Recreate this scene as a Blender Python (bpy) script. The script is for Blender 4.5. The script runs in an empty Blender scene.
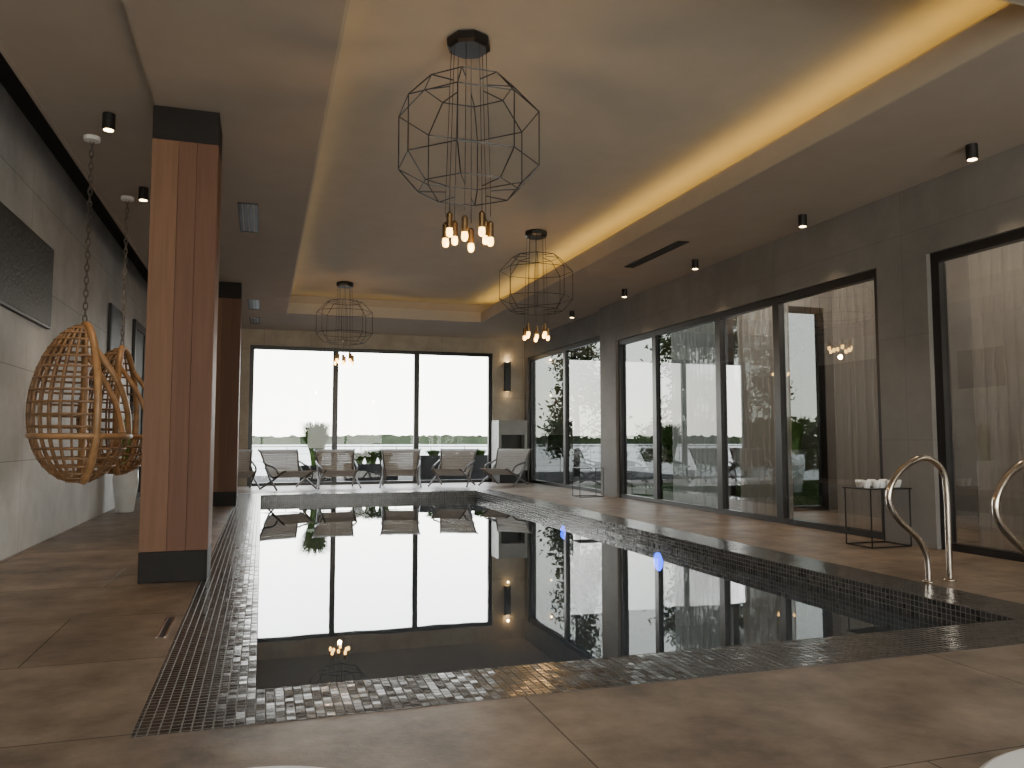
import bpy, math, random
from mathutils import Vector, Matrix
random.seed(7)
C = bpy.context.scene.collection
PI = math.pi
# ------------------------------------------------------------------ mesh builder
class MB:
    def __init__(s): s.v=[]; s.f=[]
    def box(s,x0,x1,y0,y1,z0,z1):
        b=len(s.v)
        s.v+=[(x0,y0,z0),(x1,y0,z0),(x1,y1,z0),(x0,y1,z0),(x0,y0,z1),(x1,y0,z1),(x1,y1,z1),(x0,y1,z1)]
        s.f+=[tuple(b+i for i in q) for q in ((0,3,2,1),(4,5,6,7),(0,1,5,4),(1,2,6,5),(2,3,7,6),(3,0,4,7))]
        return s
    def quad(s,*p):
        b=len(s.v); s.v+=[tuple(q) for q in p]; s.f.append(tuple(range(b,b+len(p)))); return s
    def tube(s,pts,r,n=6,closed=False):
        P=[Vector(p) for p in pts]; m=len(P); b=len(s.v)
        T=[]
        for i in range(m):
            if closed: t=P[(i+1)%m]-P[i-1]
            else: t=P[min(i+1,m-1)]-P[max(i-1,0)]
            T.append(t.normalized() if t.length>1e-9 else Vector((0,0,1)))
        up=Vector((0,0,1)) if abs(T[0].z)<.9 else Vector((1,0,0))
        N=(up-T[0]*up.dot(T[0])).normalized()
        for i in range(m):
            N=(N-T[i]*N.dot(T[i]))
            N=N.normalized() if N.length>1e-6 else T[i].orthogonal().normalized()
            B=T[i].cross(N); rr=r[i] if isinstance(r,(list,tuple)) else r
            for k in range(n):
                a=2*PI*k/n; s.v.append(tuple(P[i]+(N*math.cos(a)+B*math.sin(a))*rr))
        for i in range(m if closed else m-1):
            j=(i+1)%m
            for k in range(n):
                l=(k+1)%n; s.f.append((b+i*n+k,b+i*n+l,b+j*n+l,b+j*n+k))
        if not closed:
            s.f.append(tuple(b+k for k in reversed(range(n)))); s.f.append(tuple(b+(m-1)*n+k for k in range(n)))
        return s
    def lathe(s,prof,c=(0,0,0),n=24,caps=True):
        b=len(s.v); m=len(prof)
        for r,z in prof:
            for k in range(n):
                a=2*PI*k/n; s.v.append((c[0]+r*math.cos(a),c[1]+r*math.sin(a),c[2]+z))
        for i in range(m-1):
            for k in range(n):
                l=(k+1)%n; s.f.append((b+i*n+k,b+i*n+l,b+(i+1)*n+l,b+(i+1)*n+k))
        if caps:
            s.f.append(tuple(b+k for k in reversed(range(n)))); s.f.append(tuple(b+(m-1)*n+k for k in range(n)))
        return s
    def build(s,name,mat,parent=None,smooth=False,bevel=0):
        me=bpy.data.meshes.new(name); me.from_pydata(s.v,[],s.f); me.update()
        if smooth:
            for p in me.polygons: p.use_smooth=True
        me.materials.append(mat)
        o=bpy.data.objects.new(name,me); C.objects.link(o)
        if parent: o.parent=parent
        if bevel:
            b=o.modifiers.new('bevel','BEVEL'); b.width=bevel; b.segments=2; b.limit_method='ANGLE'
        return o
def tag(o,label,cat,group=None,kind=None):
    o['label']=label; o['category']=cat
    if group: o['group']=group
    if kind: o['kind']=kind
    return o
def thing(name,label,cat,loc=(0,0,0),rz=0,group=None):
    o=bpy.data.objects.new(name,None); C.objects.link(o); o.location=loc; o.rotation_euler=(0,0,rz)
    o.empty_display_size=.1
    return tag(o,label,cat,group)
def struct(o,label,cat='structure'):
    o['kind']='structure'; o['label']=label; o['category']=cat; return o
def dup(root,loc,rz,label,group=None):
    r=root.copy(); C.objects.link(r); r.location=loc; r.rotation_euler=(0,0,rz); r['label']=label
    if group: r['group']=group
    for ch in list(root.children):
        c=ch.copy(); C.objects.link(c); c.parent=r
        for g in list(ch.children):
            d=g.copy(); C.objects.link(d); d.parent=c
    return r
# ------------------------------------------------------------------ materials
def newmat(name):
    m=bpy.data.materials.new(name); m.use_nodes=True; nt=m.node_tree
    return m,nt,nt.nodes['Principled BSDF']
def L(nt,a,b): nt.links.new(a,b)
def mat(name,col,rough=.5,metal=0,var=0,scale=8,bump=0,stretch=(1,1,1),spec=.5):
    m,nt,p=newmat(name)
    p.inputs['Roughness'].default_value=rough; p.inputs['Metallic'].default_value=metal
    p.inputs['Base Color'].default_value=(*col,1); p.inputs['Specular IOR Level'].default_value=spec
    if var or bump:
        tc=nt.nodes.new('ShaderNodeTexCoord'); mp=nt.nodes.new('ShaderNodeMapping'); mp.inputs['Scale'].default_value=stretch
        no=nt.nodes.new('ShaderNodeTexNoise'); no.inputs['Scale'].default_value=scale; no.inputs['Detail'].default_value=6
        L(nt,tc.outputs['Object'],mp.inputs['Vector']); L(nt,mp.outputs[0],no.inputs['Vector'])
        if var:
            r=nt.nodes.new('ShaderNodeValToRGB')
            r.color_ramp.elements[0].position=.3; r.color_ramp.elements[1].position=.7
            r.color_ramp.elements[0].color=(*[c*(1-var) for c in col],1); r.color_ramp.elements[1].color=(*[min(1,c*(1+var)) for c in col],1)
            L(nt,no.outputs[0],r.inputs[0]); L(nt,r.outputs[0],p.inputs['Base Color'])
        if bump:
            b=nt.nodes.new('ShaderNodeBump'); b.inputs['Strength'].default_value=bump; b.inputs['Distance'].default_value=.02
            L(nt,no.outputs[0],b.inputs['Height']); L(nt,b.outputs[0],p.inputs['Normal'])
    return m
def emis(name,col,st):
    m,nt,p=newmat(name); p.inputs['Base Color'].default_value=(*col,1)
    p.inputs['Emission Color'].default_value=(*col,1); p.inputs['Emission Strength'].default_value=st
    return m
def tiles(name,axes,tw,th,mortar,c1,c2,cm,rough,nvar=.3,nscale=2.5,bump=.2,offset=0,dist=.003,spec=.5,nb=.15,tilt=0):
    m,nt,p=newmat(name)
    tc=nt.nodes.new('ShaderNodeTexCoord'); sp=nt.nodes.new('ShaderNodeSeparateXYZ'); cb=nt.nodes.new('ShaderNodeCombineXYZ')
    L(nt,tc.outputs['Object'],sp.inputs[0]); L(nt,sp.outputs[axes[0]],cb.inputs['X']); L(nt,sp.outputs[axes[1]],cb.inputs['Y'])
    b=nt.nodes.new('ShaderNodeTexBrick'); b.offset=offset; b.squash=1
    b.inputs['Color1'].default_value=(*c1,1); b.inputs['Color2'].default_value=(*c2,1); b.inputs['Mortar'].default_value=(*cm,1)
    b.inputs['Scale'].default_value=1; b.inputs['Mortar Size'].default_value=mortar; b.inputs['Brick Width'].default_value=tw; b.inputs['Row Height'].default_value=th
    b.inputs['Mortar Smooth'].default_value=.1
    L(nt,cb.outputs[0],b.inputs['Vector'])
    no=nt.nodes.new('ShaderNodeTexNoise'); no.inputs['Scale'].default_value=nscale; no.inputs['Detail'].default_value=8; no.inputs['Roughness'].default_value=.65
    L(nt,tc.outputs['Object'],no.inputs['Vector'])
    mr=nt.nodes.new('ShaderNodeMapRange'); mr.inputs['From Min'].default_value=.3; mr.inputs['From Max'].default_value=.7
    mr.inputs['To Min'].default_value=1-nvar; mr.inputs['To Max'].default_value=1+nvar
    L(nt,no.outputs[0],mr.inputs[0])
    mx=nt.nodes.new('ShaderNodeVectorMath'); mx.operation='SCALE'
    L(nt,b.outputs['Color'],mx.inputs[0]); L(nt,mr.outputs[0],mx.inputs['Scale']); L(nt,mx.outputs[0],p.inputs['Base Color'])
    inv=nt.nodes.new('ShaderNodeMath'); inv.operation='SUBTRACT'; inv.inputs[0].default_value=1
    L(nt,b.outputs['Fac'],inv.inputs[1])
    ad=nt.nodes.new('ShaderNodeMath'); ad.operation='MULTIPLY_ADD'; ad.inputs[1].default_value=nb
    L(nt,no.outputs[0],ad.inputs[0]); L(nt,inv.outputs[0],ad.inputs[2])
    bp=nt.nodes.new('ShaderNodeBump'); bp.inputs['Strength'].default_value=bump; bp.inputs['Distance'].default_value=dist
    L(nt,ad.outputs[0],bp.inputs['Height']); L(nt,bp.outputs[0],p.inputs['Normal'])
    if tilt:   # every little tile is set at a slightly different angle
        dv=nt.nodes.new('ShaderNodeVectorMath'); dv.operation='SCALE'; dv.inputs['Scale'].default_value=1/tw
        fl=nt.nodes.new('ShaderNodeVectorMath'); fl.operation='FLOOR'
        wn=nt.nodes.new('ShaderNodeTexWhiteNoise'); wn.noise_dimensions='3D'
        su=nt.nodes.new('ShaderNodeVectorMath'); su.operation='SUBTRACT'; su.inputs[1].default_value=(.5,.5,.5)
        sc=nt.nodes.new('ShaderNodeVectorMath'); sc.operation='SCALE'; sc.inputs['Scale'].default_value=tilt
        ge=nt.nodes.new('ShaderNodeNewGeometry'); av=nt.nodes.new('ShaderNodeVectorMath'); av.operation='ADD'
        nn=nt.nodes.new('ShaderNodeVectorMath'); nn.operation='NORMALIZE'
        L(nt,cb.outputs[0],dv.inputs[0]); L(nt,dv.outputs[0],fl.inputs[0]); L(nt,fl.outputs[0],wn.inputs['Vector'])
        L(nt,wn.outputs['Color'],su.inputs[0]); L(nt,su.outputs[0],sc.inputs[0]); L(nt,ge.outputs['Normal'],av.inputs[0]); L(nt,sc.outputs[0],av.inputs[1])
        L(nt,av.outputs[0],nn.inputs[0]); L(nt,nn.outputs[0],bp.inputs['Normal'])
    rr=nt.nodes.new('ShaderNodeMapRange'); rr.inputs['To Min'].default_value=rough; rr.inputs['To Max'].default_value=.75
    L(nt,b.outputs['Fac'],rr.inputs[0]); L(nt,rr.outputs[0],p.inputs['Roughness'])
    p.inputs['Specular IOR Level'].default_value=spec
    return m
def glassy(name,ior,tint,mul=1.0,wave=0,rough=0,add=0,body=None):
    m=bpy.data.materials.new(name); m.use_nodes=True; nt=m.node_tree; nt.nodes.clear()
    out=nt.nodes.new('ShaderNodeOutputMaterial'); mix=nt.nodes.new('ShaderNodeMixShader')
    tr=nt.nodes.new('ShaderNodeBsdfTransparent'); tr.inputs[0].default_value=(*tint,1)
    gl=nt.nodes.new('ShaderNodeBsdfGlossy'); gl.inputs['Roughness'].default_value=rough
    fr=nt.nodes.new('ShaderNodeFresnel'); fr.inputs['IOR'].default_value=ior
    mu=nt.nodes.new('ShaderNodeMath'); mu.operation='MULTIPLY_ADD'; mu.inputs[1].default_value=mul; mu.inputs[2].default_value=add; mu.use_clamp=True
    src=tr
    if body:   # diffuse blue-grey painted in for the slate reflection on the water
        df=nt.nodes.new('ShaderNodeBsdfDiffuse'); df.inputs[0].default_value=(*body,1)
        bm=nt.nodes.new('ShaderNodeMixShader'); bm.inputs[0].default_value=.6
        L(nt,tr.outputs[0],bm.inputs[1]); L(nt,df.outputs[0],bm.inputs[2]); src=bm
    L(nt,fr.outputs[0],mu.inputs[0]); L(nt,mu.outputs[0],mix.inputs[0]); L(nt,src.outputs[0],mix.inputs[1]); L(nt,gl.outputs[0],mix.inputs[2])
    L(nt,mix.outputs[0],out.inputs[0])
    if wave:
        tc=nt.nodes.new('ShaderNodeTexCoord'); no=nt.nodes.new('ShaderNodeTexNoise'); no.inputs['Scale'].default_value=2.0; no.inputs['Detail'].default_value=2
        bp=nt.nodes.new('ShaderNodeBump'); bp.inputs['Strength'].default_value=wave; bp.inputs['Distance'].default_value=.004
        L(nt,tc.outputs['Object'],no.inputs['Vector']); L(nt,no.outputs[0],bp.inputs['Height']); L(nt,bp.outputs[0],gl.inputs['Normal'])
    return m
def sheer(name,col,alpha):
    m=bpy.data.materials.new(name); m.use_nodes=True; nt=m.node_tree; nt.nodes.clear()
    out=nt.nodes.new('ShaderNodeOutputMaterial'); mix=nt.nodes.new('ShaderNodeMixShader'); ad=nt.nodes.new('ShaderNodeMixShader')
    tr=nt.nodes.new('ShaderNodeBsdfTransparent'); d=nt.nodes.new('ShaderNodeBsdfDiffuse'); t=nt.nodes.new('ShaderNodeBsdfTranslucent')
    d.inputs[0].default_value=(*col,1); t.inputs[0].default_value=(*col,1); ad.inputs[0].default_value=.4; mix.inputs[0].default_value=alpha
    L(nt,d.outputs[0],ad.inputs[1]); L(nt,t.outputs[0],ad.inputs[2]); L(nt,tr.outputs[0],mix.inputs[1]); L(nt,ad.outputs[0],mix.inputs[2]); L(nt,mix.outputs[0],out.inputs[0])
    return m
M={}
M['floor']=tiles('slate_floor',('X','Y'),2.4,1.2,.004,(.235,.178,.130),(.190,.144,.106),(.09,.07,.052),.44,.55,2.4,.6,.5,.012,.4,1.1)
M['wallR']=tiles('dark_concrete_yz',('Y','Z'),2.4,1.2,.003,(.165,.155,.143),(.157,.148,.137),(.11,.105,.098),.65,.2,1.2,.15,0)
M['wallL']=tiles('grey_concrete_yz',('Y','Z'),2.4,.98,.005,(.47,.465,.455),(.44,.435,.425),(.26,.26,.26),.6,.2,1.5,.2,0)
M['wallF']=tiles('warm_stone_xz',('X','Z'),1.2,1.2,.004,(.38,.325,.255),(.365,.31,.24),(.22,.19,.15),.6,.2,2,.2,0)
mc=((.058,.056,.054),(.018,.019,.020),(.085,.076,.064))
M['mosXY']=tiles('mosaic_xy',('X','Y'),.042,.042,.0030,*mc,.20,.35,9,.5,0,.004,.65,.1,.085)
M['mosYZ']=tiles('mosaic_yz',('Y','Z'),.042,.042,.0030,*mc,.22,.3,9,.5,0,.004,.6,.1,.06)
M['mosXZ']=tiles('mosaic_xz',('X','Z'),.042,.042,.0030,*mc,.22,.3,9,.5,0,.004,.6,.1,.06)
M['mosB']=tiles('mosaic_bottom',('X','Y'),.042,.042,.0030,(.03,.04,.05),(.02,.025,.03),(.04,.045,.05),.7,.3,9,.2,0,.003,.05,.1)
M['ceil']=mat('taupe_ceiling_paint',(.37,.318,.270),.8,0,.03,3,spec=.3)
M['tray']=mat('lightened_tray_paint',(.54,.485,.41),.8,0,.03,3,spec=.3)  # paler than the ceiling so the cove glow spreads wider
M['ceilD']=mat('dark_ceiling_slot',(.015,.015,.015),.8,0,.1,3)
M['fascia']=mat('beige_fascia',(.44,.38,.305),.6,0,.04,3)
M['black']=mat('black_powder_coat',(.010,.009,.009),.4,0,.1,20)
M['cap']=mat('blackened_brown_metal',(.012,.009,.008),.6,0,.1,20,spec=.25)
M['frame']=mat('dark_window_frame',(.014,.013,.013),.35,0,.1,10)
M['wood1']=mat('walnut_light',(.165,.086,.050),.6,0,.10,4,.05,(8,8,.4),spec=.25)
M['wood2']=mat('walnut_red',(.125,.061,.037),.6,0,.10,4,.05,(8,8,.4),spec=.25)
M['wood3']=mat('walnut_mid',(.120,.058,.035),.6,0,.10,4,.05,(8,8,.4),spec=.25)
M['glass']=glassy('clear_glass',1.5,(.93,.96,.95),1.0)
M['glassR']=glassy('tinted_reflective_glass',1.5,(.11,.12,.115),1.3)
M['glassM']=glassy('half_tinted_glass',1.55,(.42,.43,.41),1.8,0,0,.08)
M['glassN']=glassy('coated_reflective_glass',1.6,(.72,.74,.74),2.2,0,0,.10)
M['water']=glassy('pool_water',1.5,(.45,.6,.68),1.2,.12,.012,.22,(.15,.20,.25))
M['sheer']=sheer('sheer_curtain_cloth',(.80,.76,.70),.66)
M['led']=emis('warm_led',(1,.64,.13),10.5)
M['led2']=emis('warm_led_soft',(1,.70,.26),2.2)
M['bulb']=emis('bulb_glow',(1,.60,.16),9)
M['down']=emis('downlight_glow',(1,.72,.4),18)
M['blue']=emis('blue_pool_lamp',(.02,.08,1),60)
M['brass']=mat('dark_brass',(.22,.14,.07),.4,1,.1,20)
M['steel']=mat('brushed_brass_steel',(.66,.58,.49),.16,1,.08,30)
M['chain']=mat('chain_steel',(.30,.28,.26),.35,1,.2,40)
M['rattan']=mat('rattan_cane',(.215,.118,.056),.5,0,.3,14,.2)
M['rattan2']=mat('bent_rattan_pole',(.34,.185,.08),.4,0,.25,10,.1)
M['sling']=mat('pale_taupe_slats',(.37,.34,.305),.6,0,.12,30)
M['lframe']=mat('lounger_frame_taupe',(.12,.105,.09),.5,0,.1,20)
M['rail']=mat('dark_railing_metal',(.03,.03,.03),.5,0,.1,20)
M['white']=mat('white_gloss',(.75,.74,.72),.3,0,.04,10)
M['pot']=mat('white_planter',(.70,.70,.68),.4,0,.08,6)
M['panel']=mat('dark_panel',(.035,.034,.034),.55,0,.4,25,.4)
M['leaf']=mat('leaf_green',(.040,.060,.020),.9,0,.4,3,spec=0)
M['leafL']=mat('grass_blade_green',(.032,.060,.012),.9,0,.4,4,spec=0)
M['leafO']=mat('standin_grass_green',(.13,.20,.06),.9,0,.4,4,spec=0)  # for the planter that replaces a reflection
M['leafI']=mat('indoor_grass_green',(.14,.22,.05),.7,0,.4,4,spec=.1)
M['bark']=mat('birch_bark',(.06,.055,.05),.9,0,.5,6,.3,spec=0)
M['forest']=mat('distant_forest',(.030,.037,.022),1,0,.25,.05,spec=0)
M['lake']=mat('lake_water',(.05,.062,.07),.35,0,.05,.1)
M['terrace']=tiles('terrace_stone',('X','Y'),.9,.9,.006,(.035,.032,.03),(.032,.03,.028),(.02,.02,.02),.9,.2,3,.2,spec=.1)
M['lawn']=mat('lawn_grass',(.02,.036,.01),1,0,.3,2,spec=0)
M['boxgrey']=mat('grey_outdoor_planter',(.014,.014,.014),.8,0,.15,5,spec=.1)
M['fire']=mat('grey_fireplace_stone',(.27,.26,.245),.5,0,.1,5)
M['darkroom']=mat('side_room_plaster',(.20,.185,.165),.8,0,.15,2)
M['grille']=mat('vent_grille_metal',(.04,.038,.036),.5,0,.1,10)
M['soil']=mat('soil',(.04,.03,.02),.9,0,.3,20)

# ------------------------------------------------------------------ dimensions
XL,XR,XR2=-2.45,7.1,7.25
YF,YB=21.5,-4.0
ZC=4.12; ZT=4.62
PX0,PX1,PY0,PY1=0.0,4.85,4.04,18.0
S=.48; WZ=-.16
f=MB(); t=.3
f.box(XL-.25,PX0-S,YB,YF+.25,-t,0); f.box(PX1+S,XR2+.3,YB,YF+.25,-t,0)
f.box(PX0-S,PX1+S,YB,PY0-S,-t,0); f.box(PX0-S,PX1+S,PY1+S,YF+.25,-t,0)
struct(f.build('floor',M['floor']),'brown slate tiled pool deck','floor')
f=MB()
f.box(PX0-S,PX0,PY0-S,PY1+S,-.1,.002); f.box(PX1,PX1+S,PY0-S,PY1+S,-.1,.002)
f.box(PX0,PX1,PY0-S,PY0,-.1,.002); f.box(PX0,PX1,PY1,PY1+S,-.1,.002)
struct(f.build('trim_1',M['mosXY']),'dark glass mosaic border around the pool','pool border')
f=MB(); f.box(PX0-.1,PX0-.003,PY0,PY1,-1.5,-.1); f.box(PX1+.003,PX1+.1,PY0,PY1,-1.5,-.1)
f.quad((PX0+.001,PY0,-1.5),(PX0+.001,PY1,-1.5),(PX0+.001,PY1,0),(PX0+.001,PY0,0)); f.quad((PX1-.001,PY1,-1.5),(PX1-.001,PY0,-1.5),(PX1-.001,PY0,0),(PX1-.001,PY1,0))
struct(f.build('pool_side_wall',M['mosYZ']),'dark mosaic side walls of the pool basin','pool wall')
f=MB(); f.quad((PX1,PY0+.001,-1.5),(PX0,PY0+.001,-1.5),(PX0,PY0+.001,0),(PX1,PY0+.001,0)); f.quad((PX0,PY1-.001,-1.5),(PX1,PY1-.001,-1.5),(PX1,PY1-.001,0),(PX0,PY1-.001,0))
struct(f.build('pool_end_wall',M['mosXZ']),'dark mosaic end walls of the pool basin','pool wall')
f=MB().box(PX0-.1,PX1+.1,PY0-.1,PY1+.1,-1.6,-1.5)
struct(f.build('pool_bottom',M['mosB']),'dark mosaic bottom of the pool','pool bottom')
f=MB().quad((PX0+.002,PY0+.002,WZ),(PX1-.002,PY0+.002,WZ),(PX1-.002,PY1-.002,WZ),(PX0+.002,PY1-.002,WZ))
tag(f.build('pool_water',M['water']),'still slate-blue mirror-like water filling the pool','water',kind='stuff')

# walls ------------------------------------------------------------
f=MB().box(XL-.25,XL,YB,YF+.25,0,4.75)
struct(f.build('wall_left',M['wallL']),'pale grey concrete panel wall','wall')
f=MB(); T=.25
ZW=3.3
f.box(XR,XR+T,YB,3.0,0,4.75); f.box(XR,XR+T,6.85,7.6,0,4.75); f.box(XR,XR+T,15.0,15.8,0,4.75)
f.box(XR,XR+T,3.0,6.85,ZW,4.75); f.box(XR,XR+T,7.6,15.0,ZW,4.75)
f.box(XR2,XR2+T,15.8,16.0,0,4.75); f.box(XR2,XR2+T,21.2,YF+T,0,4.75); f.box(XR2,XR2+T,16.0,21.2,3.57,4.75)
struct(f.build('wall_right',M['wallR']),'dark grey concrete panel wall with tall glazing','wall')
f=MB(); f.box(XL,-.35,YF,YF+T,0,4.75); f.box(6.3,XR2,YF,YF+T,0,4.75); f.box(-.35,6.3,YF,YF+T,3.7,4.75)
struct(f.build('wall_far',M['wallF']),'warm beige stone end wall around the lake windows','wall')
f=MB(); f.box(XL,-2.3,YB-T,YB,0,4.75); f.box(7.0,XR+T,YB-T,YB,0,4.75); f.box(-2.3,7.0,YB-T,YB,3.9,4.75); f.box(2.25,2.45,YB-T,YB,0,3.9)
struct(f.build('wall_near',M['wallF']),'beige wall behind the viewer','wall')
# ceiling ----------------------------------------------------------
TX0,TX1,TY0,TY1=.47,5.15,3.75,18.6; R=.35
f=MB()
f.box(-.95,TX0,YB,YF,ZC,ZC+.06); f.box(TX1,XR2,YB,YF,ZC,ZC+.06)
f.box(TX0,TX1,YB,TY0,ZC,ZC+.06); f.box(TX0,TX1,TY1,YF,ZC,ZC+.06)
f.box(-1.95,-.95,YB,YF,ZC+.06,ZC+.12); f.box(-1.97,-1.93,YB,YF,ZC+.04,ZC+.5)
f.box(TX0-R-.05,TX0-R,TY0-R,TY1+R,ZC+.06,4.7); f.box(TX1+R,TX1+R+.05,TY0-R,TY1+R,ZC+.06,4.7)
f.box(TX0-R,TX1+R,TY0-R-.05,TY0-R,ZC+.06,4.7); f.box(TX0-R,TX1+R,TY1+R,TY1+R+.05,ZC+.06,4.7)
f.box(TX1,TX1+.14,TY0,TY1,ZC+.06,ZC+.2); f.box(TX0-.14,TX0,TY0,TY1,ZC+.06,ZC+.2)
f.box(TX0,TX1,TY1,TY1+.14,ZC+.06,ZC+.2); f.box(TX0,TX1,TY0-.14,TY0,ZC+.06,ZC+.2)
f.box(XL-.25,XR2+T,YB-T,YF+T,4.75,4.9)
struct(f.build('ceiling',M['ceil']),'taupe suspended ceiling with a raised tray over the pool','ceiling')
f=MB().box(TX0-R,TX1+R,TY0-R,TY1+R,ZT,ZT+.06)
struct(f.build('ceiling_tray',M['tray']),'raised ceiling field, lightened to spread the glow of hidden strips','ceiling')
f=MB(); FH=.25; e=.025; zb=ZC+.0015
f.box(TX0,TX0+e,TY0,TY1,zb,ZC+FH); f.box(TX1-e,TX1,TY0,TY1,zb,ZC+FH)
f.box(TX0+e,TX1-e,TY0,TY0+e,zb,ZC+FH); f.box(TX0+e,TX1-e,TY1-e,TY1,zb,ZC+FH)
struct(f.build('trim_2',M['fascia']),'beige lip around the raised ceiling tray','trim')
f=MB().box(XL,-1.97,YB,YF,4.60,4.66)
struct(f.build('trim_3',M['ceilD']),'black shadow gap along the left wall','trim')
for (a,m,lab) in (((TX1+.04,TX1+.10,TY0+.05,TY1-.05),'led','hidden warm light strip along the right edge of the ceiling tray'),
              ((TX0-.10,TX0-.05,TY0+.05,TY1-.05),'led2','hidden warm light strip along the left edge of the ceiling tray'),
              ((TX0+.05,TX1-.05,TY1+.05,TY1+.10),'led2','hidden warm light strip at the far end of the ceiling tray'),
              ((TX0+.05,TX1-.05,TY0-.10,TY0-.05),'led2','hidden warm light strip at the near end of the ceiling tray')):
    tag(MB().box(a[0],a[1],a[2],a[3],ZC+.2,ZC+.222).build('light_strip',M[m]),lab,'light strip',group='cove light strips')

# windows ----------------------------------------------------------
def fw(name,label,axis,c,spans,z0,z1,gm,d=.1,fwid=.055):
    f=MB(); lo,hi=spans[0],spans[-1]
    def b(u0,u1,z0_,z1_,dd=d):
        if axis=='Y': f.box(u0,u1,c,c+dd,z0_,z1_)
        else: f.box(c,c+dd,u0,u1,z0_,z1_)
    b(lo,hi,z0,z0+.08); b(lo,hi,z1-.1,z1)
    for i,u in enumerate(spans):
        w=fwid
        if i==0: b(u,u+2*w,z0+.08,z1-.1)
        elif i==len(spans)-1: b(u-2*w,u,z0+.08,z1-.1)
        else: b(u-w*1.3,u+w*1.3,z0+.08,z1-.1)
    fr=f.build(name,M['frame']); struct(fr,label,'window')
    for i in range(len(spans)-1):
        u0,u1=spans[i]+fwid,spans[i+1]-fwid; k=c+d*.6; a,e=z0+.06,z1-.08
        if axis=='Y': q=MB().quad((u0,k,a),(u1,k,a),(u1,k,e),(u0,k,e))
        else: q=MB().quad((k,u1,a),(k,u0,a),(k,u0,e),(k,u1,e))
        q.build('glass_pane',M[gm if isinstance(gm,str) else gm[i]],fr)
    return fr
fw('window_1','three floor-to-ceiling panes overlooking the lake','Y',YF+.08,[-.35,1.87,4.1,6.3],0,3.7,'glass')
fw('window_2','long dark framed glazing of four bays with sheer curtains','X',XR+.06,[7.6,9.66,11.21,13.42,15.0],0,ZW,['glassN','glassN','glassR','glassR'])
fw('window_3','near dark framed window bay with sheer curtain beside the grab rails','X',XR+.06,[3.0,4.9,6.85],0,ZW,'glassN')
fw('window_4','far dark framed glazed doors next to the fireplace corner','X',XR2+.06,[16.0,18.5,21.2],0,3.57,'glassR')
def backwin(name,label,x0,x1):  # unseen rear windows, made large to let more light in
    fr=MB(); fr.box(x0,x1,YB-.15,YB-.05,0,.08); fr.box(x0,x1,YB-.15,YB-.05,3.8,3.9); fr.box(x0,x0+.1,YB-.15,YB-.05,.08,3.8); fr.box(x1-.1,x1,YB-.15,YB-.05,.08,3.8); xm=(x0+x1)/2; fr.box(xm-.06,xm+.06,YB-.15,YB-.05,.08,3.8)
    o=struct(fr.build(name,M['frame']),label,'window')
    MB().quad((x1,YB-.1,.06),(x0,YB-.1,.06),(x0,YB-.1,3.82),(x1,YB-.1,3.82)).build('glass_pane',M['glass'],o)
backwin('window_5','unseen windows behind the viewer on the left, enlarged for more light',-2.3,2.25)
backwin('window_6','unseen windows behind the viewer on the right, enlarged for more light',2.45,7.0)
f=MB(); f.box(XL,XL+.06,16.6,20.6,0,.12); f.box(XL,XL+.06,16.6,20.6,3.4,3.55)
for y in (16.6,17.9,19.2,20.5): f.box(XL,XL+.06,y,y+.1,.12,3.4)
d=f.build('door_1',M['frame']); struct(d,'dark framed folding doors on the left wall','door')
for y in (16.7,18.0,19.3): MB().box(XL+.005,XL+.03,y,y+1.2,.12,3.4).build('door_panel',M['panel'],d)

# side room added behind the right glazing to darken the near bays
f=MB(); f.box(10.6,10.8,0,11.2,0,4.4); f.box(XR+T,10.8,-.2,0,0,4.4); f.box(9.3,10.8,11.2,11.35,0,4.4); f.box(XR+T,9.3,11.2,11.35,3.5,4.4); f.box(XR+T,10.8,-.2,11.35,4.2,4.4)
struct(f.build('wall_added_room',M['darkroom']),'added side room darkening the view behind the curtains','wall')
struct(MB().box(XR+T,10.8,-.2,11.35,-.1,0).build('floor_added_room',M['floor']),'floor of the added side room','floor')
fw('window_7','added tinted end window dimming the outdoors behind the widest bay','Y',11.22,[XR+T+.02,8.33,9.3],0,3.5,'glassR')  # tinted pane added to tone down the bright outdoors
for y in (3.5,6.0,8.6):
    li=bpy.data.lights.new('side_room_fill','POINT'); li.energy=85; li.color=(1,.86,.72); li.shadow_soft_size=.1  # added fill light without a fixture, brightens room and curtains
    lo=bpy.data.objects.new('side_room_fill',li); C.objects.link(lo); lo.location=(9.2,y,3.95)
li=bpy.data.lights.new('side_room_fill','POINT'); li.energy=60; li.color=(1,.9,.8); li.shadow_soft_size=.1  # one more added fill near the room's end
lo=bpy.data.objects.new('side_room_fill',li); C.objects.link(lo); lo.location=(8.3,10.5,3.8)
def curtain(y0,y1,x,label,z1=ZW-.02):
    f=MB(); n=int((y1-y0)/.016); pts=[]
    ph=random.random()*6
    for i in range(n+1):
        y=y0+(y1-y0)*i/n
        pts.append((x+.035*math.sin(y*44+ph+1.5*math.sin(y*5)),y))
    for (px,py) in pts: f.v+=[(px,py,.04),(px+.0,py,z1)]
    for i in range(n): f.f.append((2*i+2,2*i,2*i+1,2*i+3))
    o=f.build('sheer_curtain',M['sheer'],smooth=True)
    return tag(o,label,'curtain',group='sheer curtains behind the right glazing')
curtain(3.2,6.65,7.48,'grey-beige sheer curtain behind the nearest window bay by the grab rails')
curtain(7.7,8.85,7.48,'grey-beige sheer curtain behind the widest bay, beside the table of cups')
curtain(9.75,11.12,7.48,'grey-beige sheer curtain filling the narrow second bay of the long glazing')
curtain(11.45,13.35,7.48,'grey-beige sheer curtain in the third bay with trees showing through')

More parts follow.
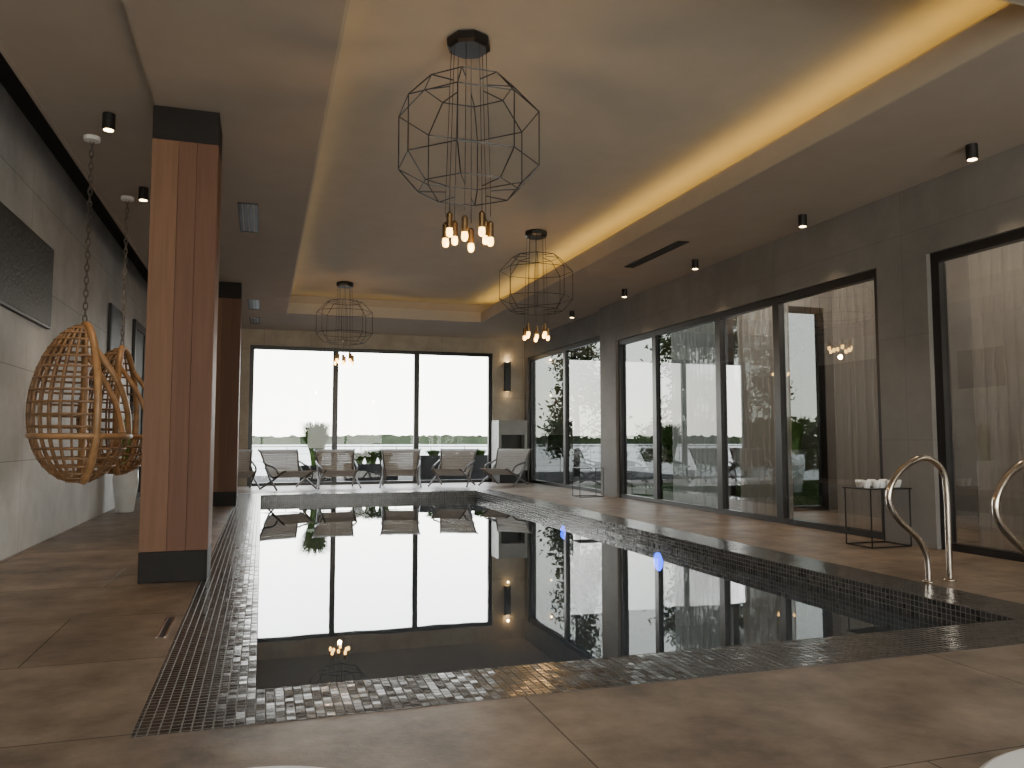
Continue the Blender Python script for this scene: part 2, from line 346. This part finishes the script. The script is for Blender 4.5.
# ------------------------------------------------------------------ columns
def column(y,label):
    t=thing('wood_clad_column',label,'column',(-.695,y+.27,0),group='columns beside the pool')
    w=.27
    MB().box(-w,w,-w,w,0,.26).build('column_base',M['cap'],t,bevel=.006)
    MB().box(-w,w,-w,w,ZC-.30,ZC-.002).build('column_cap',M['cap'],t,bevel=.006)
    MB().box(-w+.02,w-.02,-w+.02,w-.02,.26,ZC-.30).build('core',M['cap'],t)
    xs=[-w,-w+.215,-w+.365,w]; ms=['wood1','wood2','wood3']
    for i in range(3):
        MB().box(xs[i]+.0012,xs[i+1]-.0012,-w-.002,-w+.018,.262,ZC-.302).build('plank',M[ms[i]],t,bevel=.002)
    ys=[-w+.02,-w+.2,-w+.36,w]
    for i in range(3):
        MB().box(w-.018,w+.002,ys[i]+.0012,ys[i+1]-.0012,.262,ZC-.302).build('plank',M[ms[2-i]],t,bevel=.002)
        MB().box(-w-.002,-w+.018,ys[i]+.0012,ys[i+1]-.0012,.262,ZC-.302).build('plank',M[ms[i]],t,bevel=.002)
    return t
column(7.25,'large walnut-clad square column with black foot and cap nearest the viewer')
column(15.2,'far walnut-clad square column partly hidden behind the nearer one')

# ------------------------------------------------------------------ chandeliers
def chandelier():
    t=thing('wire_chandelier','','chandelier',(0,0,ZT))
    MB().lathe([(.17,0),(.19,-.02),(.19,-.08),(.16,-.10)][::-1],n=8).build('canopy',M['black'],t)
    cage=MB(); r=.0056
    rings=[(.38,-.43),(.60,-.66),(.60,-1.12),(.43,-1.32)]
    def P(rr,z,k): a=2*PI*(k+.5)/8; return (rr*math.cos(a),rr*math.sin(a),z)
    for rr,z in rings: cage.tube([P(rr,z,k) for k in range(8)],r,5,closed=True)
    for k in range(8):
        for i in range(3): cage.tube([P(*rings[i],k),P(*rings[i+1],k)],r,5)
    for k in range(8):
        cage.tube([P(.16,-.41,k),P(.38,-.43,k)],r,5)
        cage.tube([P(.19,-1.33,k),P(.43,-1.32,k)],r,5)
    cage.build('wire_cage',M['black'],t)
    cb=MB()
    for k in range(8): cb.tube([P(.15,-.1,k),P(.16,-.41,k),P(.19,-1.33,k),P(.19,-1.55,k)],.0032,5)
    cb.build('cables',M['black'],t)
    for k in range(8):
        x,y,_=P(.19,0,k); dz=-.05 if k%2 else 0
        s=MB().lathe([(.027,-1.68+dz),(.027,-1.56+dz),(.010,-1.54+dz)],(x,y,0),12).build('lamp_socket',M['brass'],t)
        MB().lathe([(.012,-1.752+dz),(.025,-1.74+dz),(.029,-1.715+dz),(.025,-1.68+dz)],(x,y,0),12).build('bulb',M['bulb'],s,smooth=True)
    return t
G='wire cage chandeliers over the pool'
ch=chandelier(); ch.location=(1.61,6.25,ZT); ch['label']='largest black wire cage chandelier, hanging nearest the viewer'; ch['group']=G
dup(ch,(4.22,11.9,ZT),.1,'middle black wire cage chandelier, hanging toward the curtained glazing',G)
dup(ch,(1.65,17.1,ZT),.2,'farthest wire cage chandelier, hanging before the lake windows',G)
for (x,y) in ((1.61,6.25),(4.22,11.9),(1.65,17.1)):
    li=bpy.data.lights.new('chandelier_glow','POINT'); li.energy=26; li.color=(1,.58,.25); li.shadow_soft_size=.04
    lo=bpy.data.objects.new('chandelier_glow',li); C.objects.link(lo); lo.location=(x,y,ZT-1.88)

# ------------------------------------------------------------------ ceiling downlights and vents
def downlight(x,y,z,label):
    t=thing('ceiling_downlight',label,'downlight',(x,y,z),group='black cylinder downlights')
    MB().lathe([(.05,-.15),(.055,-.149),(.055,0)],n=20).build('lamp_housing',M['black'],t)
    MB().lathe([(.042,-.153),(.042,-.149)],n=16).build('lamp_lens',M['down'],t)
for x,y,z,l in ((6.64,5.8,ZC,'black cylinder downlight above the nearest window bay'),
        (6.64,8.35,ZC,'black cylinder downlight above the pier between the glazing bays'),
        (6.64,11.0,ZC,'black cylinder downlight beside the right ceiling air slot'),
        (6.64,13.6,ZC,'black cylinder downlight above the far end of the long glazing'),
        (6.64,16.3,ZC,'black cylinder downlight over the far deck table'),
        (-1.4,7.75,ZC+.06,'black cylinder downlight nearest the first hanging chair chain'),
        (-1.4,9.95,ZC+.06,'black cylinder downlight beside the second hanging chair mount')):
    downlight(x,y,z,l)
    li=bpy.data.lights.new('downlight_beam','SPOT'); li.energy=80; li.color=(1,.75,.48); li.spot_size=1.5; li.spot_blend=.8; li.shadow_soft_size=.04
    lo=bpy.data.objects.new('downlight_beam',li); C.objects.link(lo); lo.location=(x,y,z-.17)
def vent(x0,x1,y0,y1,label,slats):
    t=thing('ceiling_vent',label,'vent',((x0+x1)/2,(y0+y1)/2,ZC),group='ceiling air vents')
    w,h=(x1-x0)/2,(y1-y0)/2
    f=MB(); e=.018
    f.box(-w,w,-h,-h+e,-.012,0); f.box(-w,w,h-e,h,-.012,0); f.box(-w,-w+e,-h,h,-.012,0); f.box(w-e,w,-h,h,-.012,0)
    f.build('vent_frame',M['grille'],t)
    MB().box(-w+e,w-e,-h+e,h-e,-.004,-.001).build('vent_backing',M['black'],t)
    f=MB()
    for i in range(slats):
        x=-w+e+(2*w-2*e)*(i+.5)/slats; f.box(x-.006,x+.006,-h+e,h-e,-.007,-.004)
    f.build('vent_slats',M['fascia'] if slats>2 else M['grille'],t)
vent(-.35,-.11,10.0,11.4,'louvred ceiling vent nearest, above the deck between the two columns',3)
vent(-.35,-.11,16.9,18.2,'small louvred ceiling vent beyond the far column, nearer one',3)
vent(-.35,-.11,19.4,20.5,'small louvred ceiling vent closest to the lake windows',3)
vent(5.76,5.94,10.0,11.8,'long dark air slot in the right ceiling strip',2)

# ------------------------------------------------------------------ hanging rattan chairs
def hanging_chair():
    t=thing('hanging_chair','','hanging chair')
    zc=1.55; a,b_,d=.46,.75,.44
    R_=math.radians
    def Sf(s,ph,k=1.0):
        g=1+.12*(-math.cos(s))
        return (a*k*g*math.sin(s)*math.sin(ph),-d*k*g*math.sin(s)*math.cos(ph),zc+b_*k*math.cos(s))
    lat=MB(); PH=100
    for i in range(16):
        ph=R_(-PH+2*PH*i/15); lat.tube([Sf(R_(8+ (172-8)*j/22),ph) for j in range(23)],.0115,6)
    for i in range(19):
        s=R_(12+ (168-12)*i/18)
        if s>R_(114): lat.tube([Sf(s,2*PI*j/36,1.01) for j in range(36)],.012,6,closed=True)
        else: lat.tube([Sf(s,R_(-PH+2*PH*j/24),1.01) for j in range(25)],.012,6)
    for i in range(10):
        ph=R_(PH+(360-2*PH)*(i+.5)/10); lat.tube([Sf(R_(114+ 58*j/9),ph) for j in range(10)],.0115,6)
    lat.build('woven_basket',M['rattan'],t,smooth=True)
    rim=MB()
    left=[Sf(R_(4+ 160*j/24),R_(-PH),1.02) for j in range(25)]
    right=[Sf(R_(4+ 160*j/24),R_(PH),1.02) for j in range(25)]
    rim.tube(left+right[::-1],.036,8,closed=True)
    rim.build('opening_rim',M['rattan2'],t,smooth=True)
    sl=MB(); sl.tube([Sf(R_(114),R_(360*j/36),1.02) for j in range(36)],.024,8,closed=True)
    sl.build('seat_hoop',M['rattan2'],t,smooth=True)
    for sgn in (-1,1):
        p0=Vector(Sf(R_(46),R_(sgn*PH),1.0)); p3=Vector(Sf(R_(114),R_(sgn*(180-20)),1.0))
        pts=[]
        for j in range(15):
            q=j/14; m=p0.lerp(p3,q); pts.append(tuple(m+Vector((sgn*.08*math.sin(PI*q),.08*math.sin(PI*q),0))))
        MB().tube(pts,.028,8).build('arm_hoop',M['rattan2'],t,smooth=True)
    MB().tube([(0,0,zc+b_-.01),(0,0,zc+b_+.03)],.03,8).build('top_cap',M['rattan2'],t)
    chn=MB(); z=zc+b_+.03; k=0; top=ZC+.02
    while z<top:
        pts=[]
        for j in range(10):
            an=2*PI*j/10; u=.018*math.cos(an); w=.042*math.sin(an)
            pts.append((u,0,z+.04+w) if k%2 else (0,u,z+.04+w))
        chn.tube(pts,.0065,5,closed=True); z+=.063; k+=1
    chn.build('chain',M['chain'],t)
    MB().lathe([(.02,ZC+.01),(.075,ZC+.02),(.075,ZC+.06)],n=16).build('ceiling_mount',M['white'],t)
    return t
G='rattan egg chairs hung on chains along the left wall'
hc=hanging_chair(); hc.location=(-1.66,8.4,0); hc.rotation_euler=(0,0,-math.radians(72)); hc['group']=G
hc['label']='nearer rattan egg chair hanging on a chain, whole woven shell in view'
dup(hc,(-1.64,10.4,0),-math.radians(95),'farther rattan egg chair on a chain, half hidden behind the nearer one',G)

# ------------------------------------------------------------------ wall panels
for y0,y1,l in ((7.6,10.35,'large dark textured wall panel closest to the viewer on the left wall'),(14.1,15.4,'smaller dark wall panel beyond the hanging chairs')):
    t=thing('wall_panel',l,'wall art',(XL,(y0+y1)/2,2.5),group='dark panels on the left wall'); h=(y1-y0)/2
    MB().box(0,.05,-h,h,0,.95).build('panel_frame',M['black'],t,bevel=.004)
    MB().box(.05,.056,-h+.03,h-.03,.03,.92).build('panel_face',M['panel'],t)

# ------------------------------------------------------------------ plants
def blades(n,r,h,spread,z0,w=.012):
    f=MB()
    for i in range(n):
        an=random.random()*2*PI; rr=r*math.sqrt(random.random()); hh=h*(.6+.4*random.random()); sp=spread*(.3+.7*random.random())
        ca,sa=math.cos(an),math.sin(an); prev=None
        for j in range(6):
            q=j/5; x=ca*(rr+sp*q*q); y=sa*(rr+sp*q*q); z=z0+hh*(q-.22*q*q*q); ww=w*(1-q*.9)
            cur=((x-sa*ww,y+ca*ww,z),(x+sa*ww,y-ca*ww,z))
            if prev: f.quad(prev[0],prev[1],cur[1],cur[0])
            prev=cur
    return f
def planter(x,y,label,h=.7,r=.2,gh=1.25,sp=.3,group='tall white planters with grass',z=0,bw=.014,lm='leafI'):
    t=thing('potted_grass',label,'plant',(x,y,z),group=group)
    MB().lathe([(r*.62,0),(r*.7,.01),(r,h*.75),(r*.95,h),(r*.85,h),(r*.8,h-.05)],n=24).build('planter',M['pot'],t,smooth=True)
    MB().lathe([(r*.8,h-.06),(r*.8,h-.05)],n=20).build('soil',M['soil'],t)
    blades(260,r*.5,gh,sp,h-.06,bw).build('foliage',M[lm],t)
planter(-2.16,14.5,'white planter with tall grass at the foot of the left wall',gh=1.3,sp=.17)
planter(-1.6,20.75,'white planter with tall grass in the corner by the lake windows',h=.9,r=.28,gh=1.5,sp=.4)
planter(12.9,16.9,'pale planter standing in for the potted grass reflected in the widest bay',h=.95,r=.33,gh=1.35,sp=.45,z=-.12,bw=.03,lm='leafO')  # added outdoors in place of a mirror image in the glass

# ------------------------------------------------------------------ loungers
def lounger():
    t=thing('lounge_chair','','lounge chair')
    prof=[(-.66,.46),(-.56,.445),(-.44,.41),(-.32,.36),(-.20,.32),(-.06,.29),(.05,.29),(.14,.33),(.22,.42),(.29,.54),(.36,.67),(.43,.80),(.49,.90),(.57,.96)]
    W=.37
    def hw(y): return W+.14*max(0,(y-.10)/.46)
    for s in (-1,1):
        MB().tube([(s*hw(y),y,z) for y,z in prof],.024,8).build('side_rail',M['lframe'],t,smooth=True)
    def strip(p,name):
        f=MB()
        L_=[Vector((0,y,z)) for y,z in p]
        for a_,b_ in zip(L_,L_[1:]):
            n=max(1,round((b_-a_).length/.048))
            for i in range(n):
                c0=a_.lerp(b_,(i+.05)/n); c1=a_.lerp(b_,(i+.82)/n)
                nrm=Vector((0,-(b_-a_).z,(b_-a_).y)).normalized()*.008
                q=[c0-nrm,c1-nrm,c1+nrm,c0+nrm]; base=len(f.v)
                for x in (-1,1): f.v+=[(x*hw(k.y),k.y,k.z) for k in q]
                f.f+=[(base,base+1,base+2,base+3),(base+7,base+6,base+5,base+4)]+[(base+k,base+4+k,base+4+(k+1)%4,base+(k+1)%4) for k in range(4)]
        return f.build(name,M['sling'],t)
    strip(prof[:8],'seat'); strip(prof[7:],'backrest')
    for s in (-1,1):
        MB().tube([(s*(W+.02),-.46,.39),(s*(W+.04),-.02,.21),(s*(W+.09),.46,0.024)],.024,8).build('leg',M['lframe'],t)
        MB().tube([(s*(W+.08),.28,.53),(s*(W+.09),.0,.26),(s*(W+.14),-.50,0.024)],.024,8).build('leg',M['lframe'],t)
        MB().tube([(s*(W+.11),.34,.66),(s*(W+.11),.14,.60),(s*(W+.09),-.18,.55),(s*(W+.07),-.32,.49),(s*(W+.04),-.36,.39)],.024,8).build('armrest',M['lframe'],t,smooth=True)
    return t
lg=lounger(); G='slatted lounge chairs in a row before the lake windows'; lg['group']=G
spots=[(.62,20.0,24,'slatted taupe lounge chair turned to the right, first one clear of the column'),
       (-.62,20.2,12,'slatted taupe lounge chair half hidden behind the far column'),
       (1.82,20.1,3,'slatted taupe lounge chair facing the pool under the first window mullion'),
       (3.42,20.1,-10,'slatted taupe lounge chair facing the pool just left of the second window mullion'),
       (4.78,20.0,-30,'slatted taupe lounge chair turned left in front of the right lake pane'),
       (6.15,19.85,-45,'slatted taupe lounge chair turned most sideways, beside the fireplace')]
for i,(x,y,a,l) in enumerate(spots):
    if i==0: lg.location=(x,y,0); lg.rotation_euler=(0,0,math.radians(a)); lg['label']=l
    else: dup(lg,(x,y,0),math.radians(a),l,G)

# ------------------------------------------------------------------ side tables + cups
def side_table(x,y,h,label,w=.29,dd=.22):
    t=thing('side_table',label,'side table',(x,y,0),group='black metal side tables on the right deck')
    r=.008
    MB().box(-w,w,-dd,dd,h-.015,h).build('table_top',M['black'],t,bevel=.004)
    for sx in (-1,1):
        for sy in (-1,1):
            MB().tube([(sx*(w-.02),sy*(dd-.02),h-.015),(sx*(w-.02),sy*(dd-.02),.010)],r,6).build('leg',M['black'],t)
    MB().tube([(-w+.02,-dd+.02,.010),(w-.02,-dd+.02,.010),(w-.02,dd-.02,.010),(-w+.02,dd-.02,.010)],r,6,closed=True).build('base_frame',M['black'],t)
side_table(6.72,7.30,.66,'black metal side table carrying white cups near the glazing pier')
side_table(6.62,15.4,.62,'empty black metal side table at the far end of the right deck')
def cup():
    t=thing('cup','','cup')
    MB().lathe([(.026,0),(.030,.004),(.042,.055),(.044,.085),(.040,.085),(.036,.055),(.02,.008)],n=18).build('cup_body',M['white'],t,smooth=True)
    MB().tube([(.040,0,.068),(.060,0,.066),(.067,0,.045),(.058,0,.026),(.036,0,.024)],.005,6).build('handle',M['white'],t,smooth=True)
    return t
cp=cup(); G='white cups on the near side table'; cp['group']=G
cups=[(6.49,7.20,'white cup at the left front corner of the side table'),(6.60,7.18,'white cup second from the left along the front of the side table'),
      (6.71,7.21,'white cup in the middle of the front row on the side table'),(6.83,7.19,'white cup second from the right along the front of the side table'),(6.94,7.22,'white cup at the right front corner of the side table'),
      (6.55,7.38,'white cup at the back left of the side table'),(6.74,7.40,'white cup in the middle of the back row on the side table'),(6.90,7.39,'white cup at the back right of the side table')]
for i,(x,y,l) in enumerate(cups):
    if i==0: cp.location=(x,y,.66); cp['label']=l
    else: dup(cp,(x,y,.66),i*1.1,l,G)

# ------------------------------------------------------------------ grab rails
def bez(P,n=10):
    out=[]
    P=[Vector(p) for p in P]
    for i in range(len(P)-1):
        p0=P[max(i-1,0)];p1=P[i];p2=P[i+1];p3=P[min(i+2,len(P)-1)]
        for j in range(n):
            t=j/n
            out.append(.5*((2*p1)+(-p0+p2)*t+(2*p0-5*p1+4*p2-p3)*t*t+(-p0+3*p1-3*p2+p3)*t**3))
    out.append(P[-1]); return [tuple(p) for p in out]
def grab_rail(y,label):
    t=thing('pool_grab_rail',label,'grab rail',(5.42,y,0),group='steel grab rails at the pool exit')
    pts=bez([(.20,0,0),(.20,0,.35),(.20,0,.72),(.17,0,.92),(.05,0,1.03),(-.10,0,1.04),(-.28,0,.95),(-.40,0,.80),(-.41,0,.66),(-.32,0,.53),(-.14,0,.38),(-.05,0,.24),(-.03,0,.12),(-.03,0,0)])
    MB().tube(pts,.026,12).build('rail_tube',M['steel'],t,smooth=True)
    for x in (.20,-.03): MB().lathe([(.05,.003),(.05,.012),(.028,.02)],(x,0,0),20).build('foot_flange',M['steel'],t,smooth=True)
grab_rail(5.3,'bent polished steel grab rail standing whole on the pool border')
grab_rail(4.3,'bent polished steel grab rail cut off at the right side of the view')

t=thing('drain_cover','short metal drain slot in the deck beside the pool border','drain',(-.56,5.55,0))
f=MB(); f.box(-.03,-.018,-.28,.28,.0,.004); f.box(.018,.03,-.28,.28,0,.004); f.build('drain_frame',M['steel'],t)
MB().box(-.018,.018,-.28,.28,0,.002).build('drain_slot',M['black'],t)
for y in (9.0,12.3):
    t=thing('pool_lamp','blue underwater lamp on the right pool wall, '+('nearer one' if y<10 else 'farther one'),'pool lamp',(PX1-.001,y,-.34),group='blue underwater lamps')
    m=MB().lathe([(.14,0),(.14,.012),(.12,.02)],n=20).build('lamp_ring',M['steel'],t); m.rotation_euler=(0,-PI/2,0)
    m=MB().lathe([(.118,.0),(.118,.024)],n=20).build('lamp_lens',M['blue'],t); m.rotation_euler=(0,-PI/2,0)

t=thing('wall_fireplace','grey stone fireplace box with a dark opening in the far right corner','fireplace',(6.68,21.1,0))
f=MB(); f.box(-.42,.42,-.3,.4,.35,.65); f.box(-.42,.42,-.3,.4,1.35,1.75); f.box(-.42,-.34,-.3,.4,.65,1.35); f.box(.34,.42,-.3,.4,.65,1.35); f.box(-.34,.34,.3,.4,.65,1.35)
f.build('surround',M['fire'],t)
MB().box(-.33,.33,-.2,.29,.652,.67).build('firebox_tray',M['black'],t)
MB().box(-.335,.335,-.05,-.03,.67,1.348).build('firebox_back',M['black'],t)
MB().box(-.38,.38,-.26,.4,0,.35).build('plinth',M['black'],t)
t=thing('wall_lamp','slim dark wall lamp glowing above the fireplace','wall lamp',(6.72,YF,2.6))
MB().box(-.09,.09,-.1,0,0,.85).build('lamp_body',M['black'],t,bevel=.004)
MB().box(-.05,.05,-.07,-.02,.85,.858).build('lamp_lens',M['down'],t)
MB().box(-.05,.05,-.07,-.02,-.004,0).build('lamp_lens',M['led2'],t)
for z,e_ in ((2.5,1.2),(3.55,3)):
    li=bpy.data.lights.new('wall_lamp_glow','POINT'); li.energy=e_; li.color=(1,.7,.35); li.shadow_soft_size=.03
    lo=bpy.data.objects.new('wall_lamp_glow',li); C.objects.link(lo); lo.location=(6.72,YF-.13,z)

def round_table(x,y,h,r,label):
    t=thing('round_table',label,'table',(x,y,0),group='white round tables at the bottom edge')
    MB().lathe([(r-.02,h-.03),(r,h-.02),(r,h-.005),(r-.01,h)],n=64).build('table_top',M['white'],t)
    MB().lathe([(.02,.015),(.02,h-.03)],n=12).build('pole',M['white'],t)
    MB().lathe([(.17,0),(.17,.008),(.02,.02)],n=28).build('base',M['white'],t)
round_table(1.83,.98,.45,.52,'white round table edge at the bottom right corner')
round_table(-.03,1.605,.45,.35,'sliver of a white round table at the bottom left of the view')

# ------------------------------------------------------------------ exterior
struct(MB().box(-6,14,YF+.25,28.5,-.2,-.03).build('terrace',M['terrace']),'stone terrace outside the lake windows','terrace')
struct(MB().box(XR+T+.01,70,-20,21.7,-.35,-.12).build('lawn',M['lawn']),'lawn outside the side windows','lawn')
struct(MB().quad((-900,28.5,-2.2),(1300,28.5,-2.2),(1300,1400,-2.2),(-900,1400,-2.2)).build('lake',M['lake']),'pale calm lake beyond the terrace','lake')
f=MB()
for layer in (0,1):
    x=-500; pv=None
    while x<1200:
        h=1.6+1.2*math.sin(x*.013)+2.2*random.random()+ (1.6 if layer else 0); y=620+layer*80+18*math.sin(x*.02)
        cur=((x,y,-2.2),(x,y+3,h))
        if pv: f.quad(pv[0],cur[0],cur[1],pv[1])
        pv=cur; x+=2.0+random.random()*2.5
tag(f.build('distant_forest',M['forest']),'low green forest line on the far lake shore','forest',kind='stuff')
def box_planter(x,y,w,label,gh=.5,n=160,h=.5,bw=.016,sp=.25):
    t=thing('terrace_planter',label,'planter',(x,y,-.03),group='grey planters on the terrace')
    f=MB(); f.box(-w,w,-.22,-.18,0,h); f.box(-w,w,.18,.22,0,h); f.box(-w,-w+.04,-.18,.18,0,h); f.box(w-.04,w,-.18,.18,0,h); f.box(-w+.04,w-.04,-.18,.18,0,.04)
    f.build('box',M['boxgrey'],t)
    MB().box(-w+.04,w-.04,-.18,.18,h-.08,h-.04).build('soil',M['soil'],t)
    b=MB()
    for k in range(max(1,int(w*4))):
        c=blades(int(n/(w*4)),.14,gh*(.75+.45*random.random()),sp,h-.05,bw); ox=-w+.2+(2*w-.4)*(k+.5)/max(1,int(w*4))
        base=len(b.v); b.v+=[(p[0]+ox,p[1],p[2]) for p in c.v]; b.f+=[tuple(base+i for i in q) for q in c.f]
    b.build('foliage',M['leafL'],t)
box_planter(1.5,23.2,.45,'grey terrace planter with tall bright grass outside the first mullion',1.6,1600,.5,.03,.45)
box_planter(3.2,24.2,.8,'grey terrace planter with low leafy plants outside the middle pane',.7,1500,.5,.025)
box_planter(5.9,24.2,1.2,'wide grey terrace planter outside the right pane',.3,1300,.75,.025)
def railing(x0,x1,y,label):
    t=thing('terrace_railing',label,'railing',((x0+x1)/2,y,-.03)); w=(x1-x0)/2
    MB().tube([(-w,0,1.0),(w,0,1.0)],.016,6).build('top_rail',M['rail'],t)
    n=int(2*w/1.2)
    for i in range(n+1): MB().tube([(-w+2*w*i/n,0,0),(-w+2*w*i/n,0,1.0)],.014,6).build('post',M['rail'],t)
    f=MB()
    for z in (.25,.5,.75): f.tube([(-w,0,z),(w,0,z)],.005,5)
    f.build('wires',M['rail'],t)
railing(-5.5,13.5,28.2,'thin grey wire railing at the terrace edge by the lake')
def tree(x,y,h,r,label,n=4200):
    t=thing('birch_tree',label,'tree',(x,y,-.12),group='trees outside the side windows')
    tr=MB(); tr.tube([(0,0,0),(.05,.02,h*.3),(-.04,.05,h*.6),(.02,0,h*.95)],[.12,.10,.07,.02],8)
    ends=[]
    for i in range(34):
        z=h*(.18+.75*random.random()); an=random.random()*2*PI; l=r*(1.1-.7*z/h)*(.6+.5*random.random())
        e=(math.cos(an)*l,math.sin(an)*l,z+l*.15); ends.append(e)
        tr.tube([(0,0,z-.2),(e[0]*.5,e[1]*.5,z+l*.2),e],[.03,.02,.008],5)
    tr.build('trunk',M['bark'],t)
    f=MB()
    for i in range(n):
        e=random.choice(ends); q=.35+.6*random.random()
        c=Vector((e[0]*q,e[1]*q,e[2]))+Vector([random.gauss(0,.2) for _ in range(3)])-Vector((0,0,random.random()*.5))
        a_=Vector([random.gauss(0,1) for _ in range(3)]).normalized(); b_=a_.orthogonal().normalized()
        s=.065+.05*random.random(); f.quad(c-a_*s,c+b_*s*.6,c+a_*s,c-b_*s*.6)
    f.build('foliage',M['leaf'],t)
tree(10.4,25.2,6.5,1.5,'slim birch outside the far glazed doors')
tree(13.0,22.0,7.0,1.7,'birch outside the narrow first bay of the long glazing')
tree(16.4,24.0,8.0,2.0,'broad birch seen through the curtained second bay')
tree(17.4,15.2,7.0,1.8,'leafy birch growing closest to the side room')
f=MB()
for i in range(16000):
    c=Vector((random.uniform(22,24),random.uniform(8,44),random.uniform(-.1,1.8+.5*random.random())))
    a_=Vector([random.gauss(0,1) for _ in range(3)]).normalized(); b_=a_.orthogonal().normalized(); s=.16
    f.quad(c-a_*s,c+b_*s*.6,c+a_*s,c-b_*s*.6)
tag(f.build('garden_hedge',M['leaf']),'dark green hedge at the back of the lawn','hedge',kind='stuff')

# ------------------------------------------------------------------ world
w=bpy.data.worlds.new('World'); bpy.context.scene.world=w; w.use_nodes=True; nt=w.node_tree; bg=nt.nodes['Background']
tc=nt.nodes.new('ShaderNodeTexCoord'); sp=nt.nodes.new('ShaderNodeSeparateXYZ'); rp=nt.nodes.new('ShaderNodeValToRGB')
nt.links.new(tc.outputs['Generated'],sp.inputs[0]); nt.links.new(sp.outputs['Z'],rp.inputs[0]); nt.links.new(rp.outputs[0],bg.inputs[0])
e=rp.color_ramp.elements; e[0].position=0; e[0].color=(1,.95,.84,1); e[1].position=.7; e[1].color=(.70,.78,.90,1)
m=e.new(.14); m.color=(1,.985,.96,1)
bg.inputs[1].default_value=10.5
# ------------------------------------------------------------------ camera
cam=bpy.data.cameras.new('Camera'); co=bpy.data.objects.new('Camera',cam); C.objects.link(co)
co.location=(0,0,1.2); cam.sensor_width=36; cam.lens=780/1024*36; cam.clip_end=3000
co.rotation_euler=(math.radians(90+4.107),0,-math.radians(17.73))
bpy.context.scene.camera=co
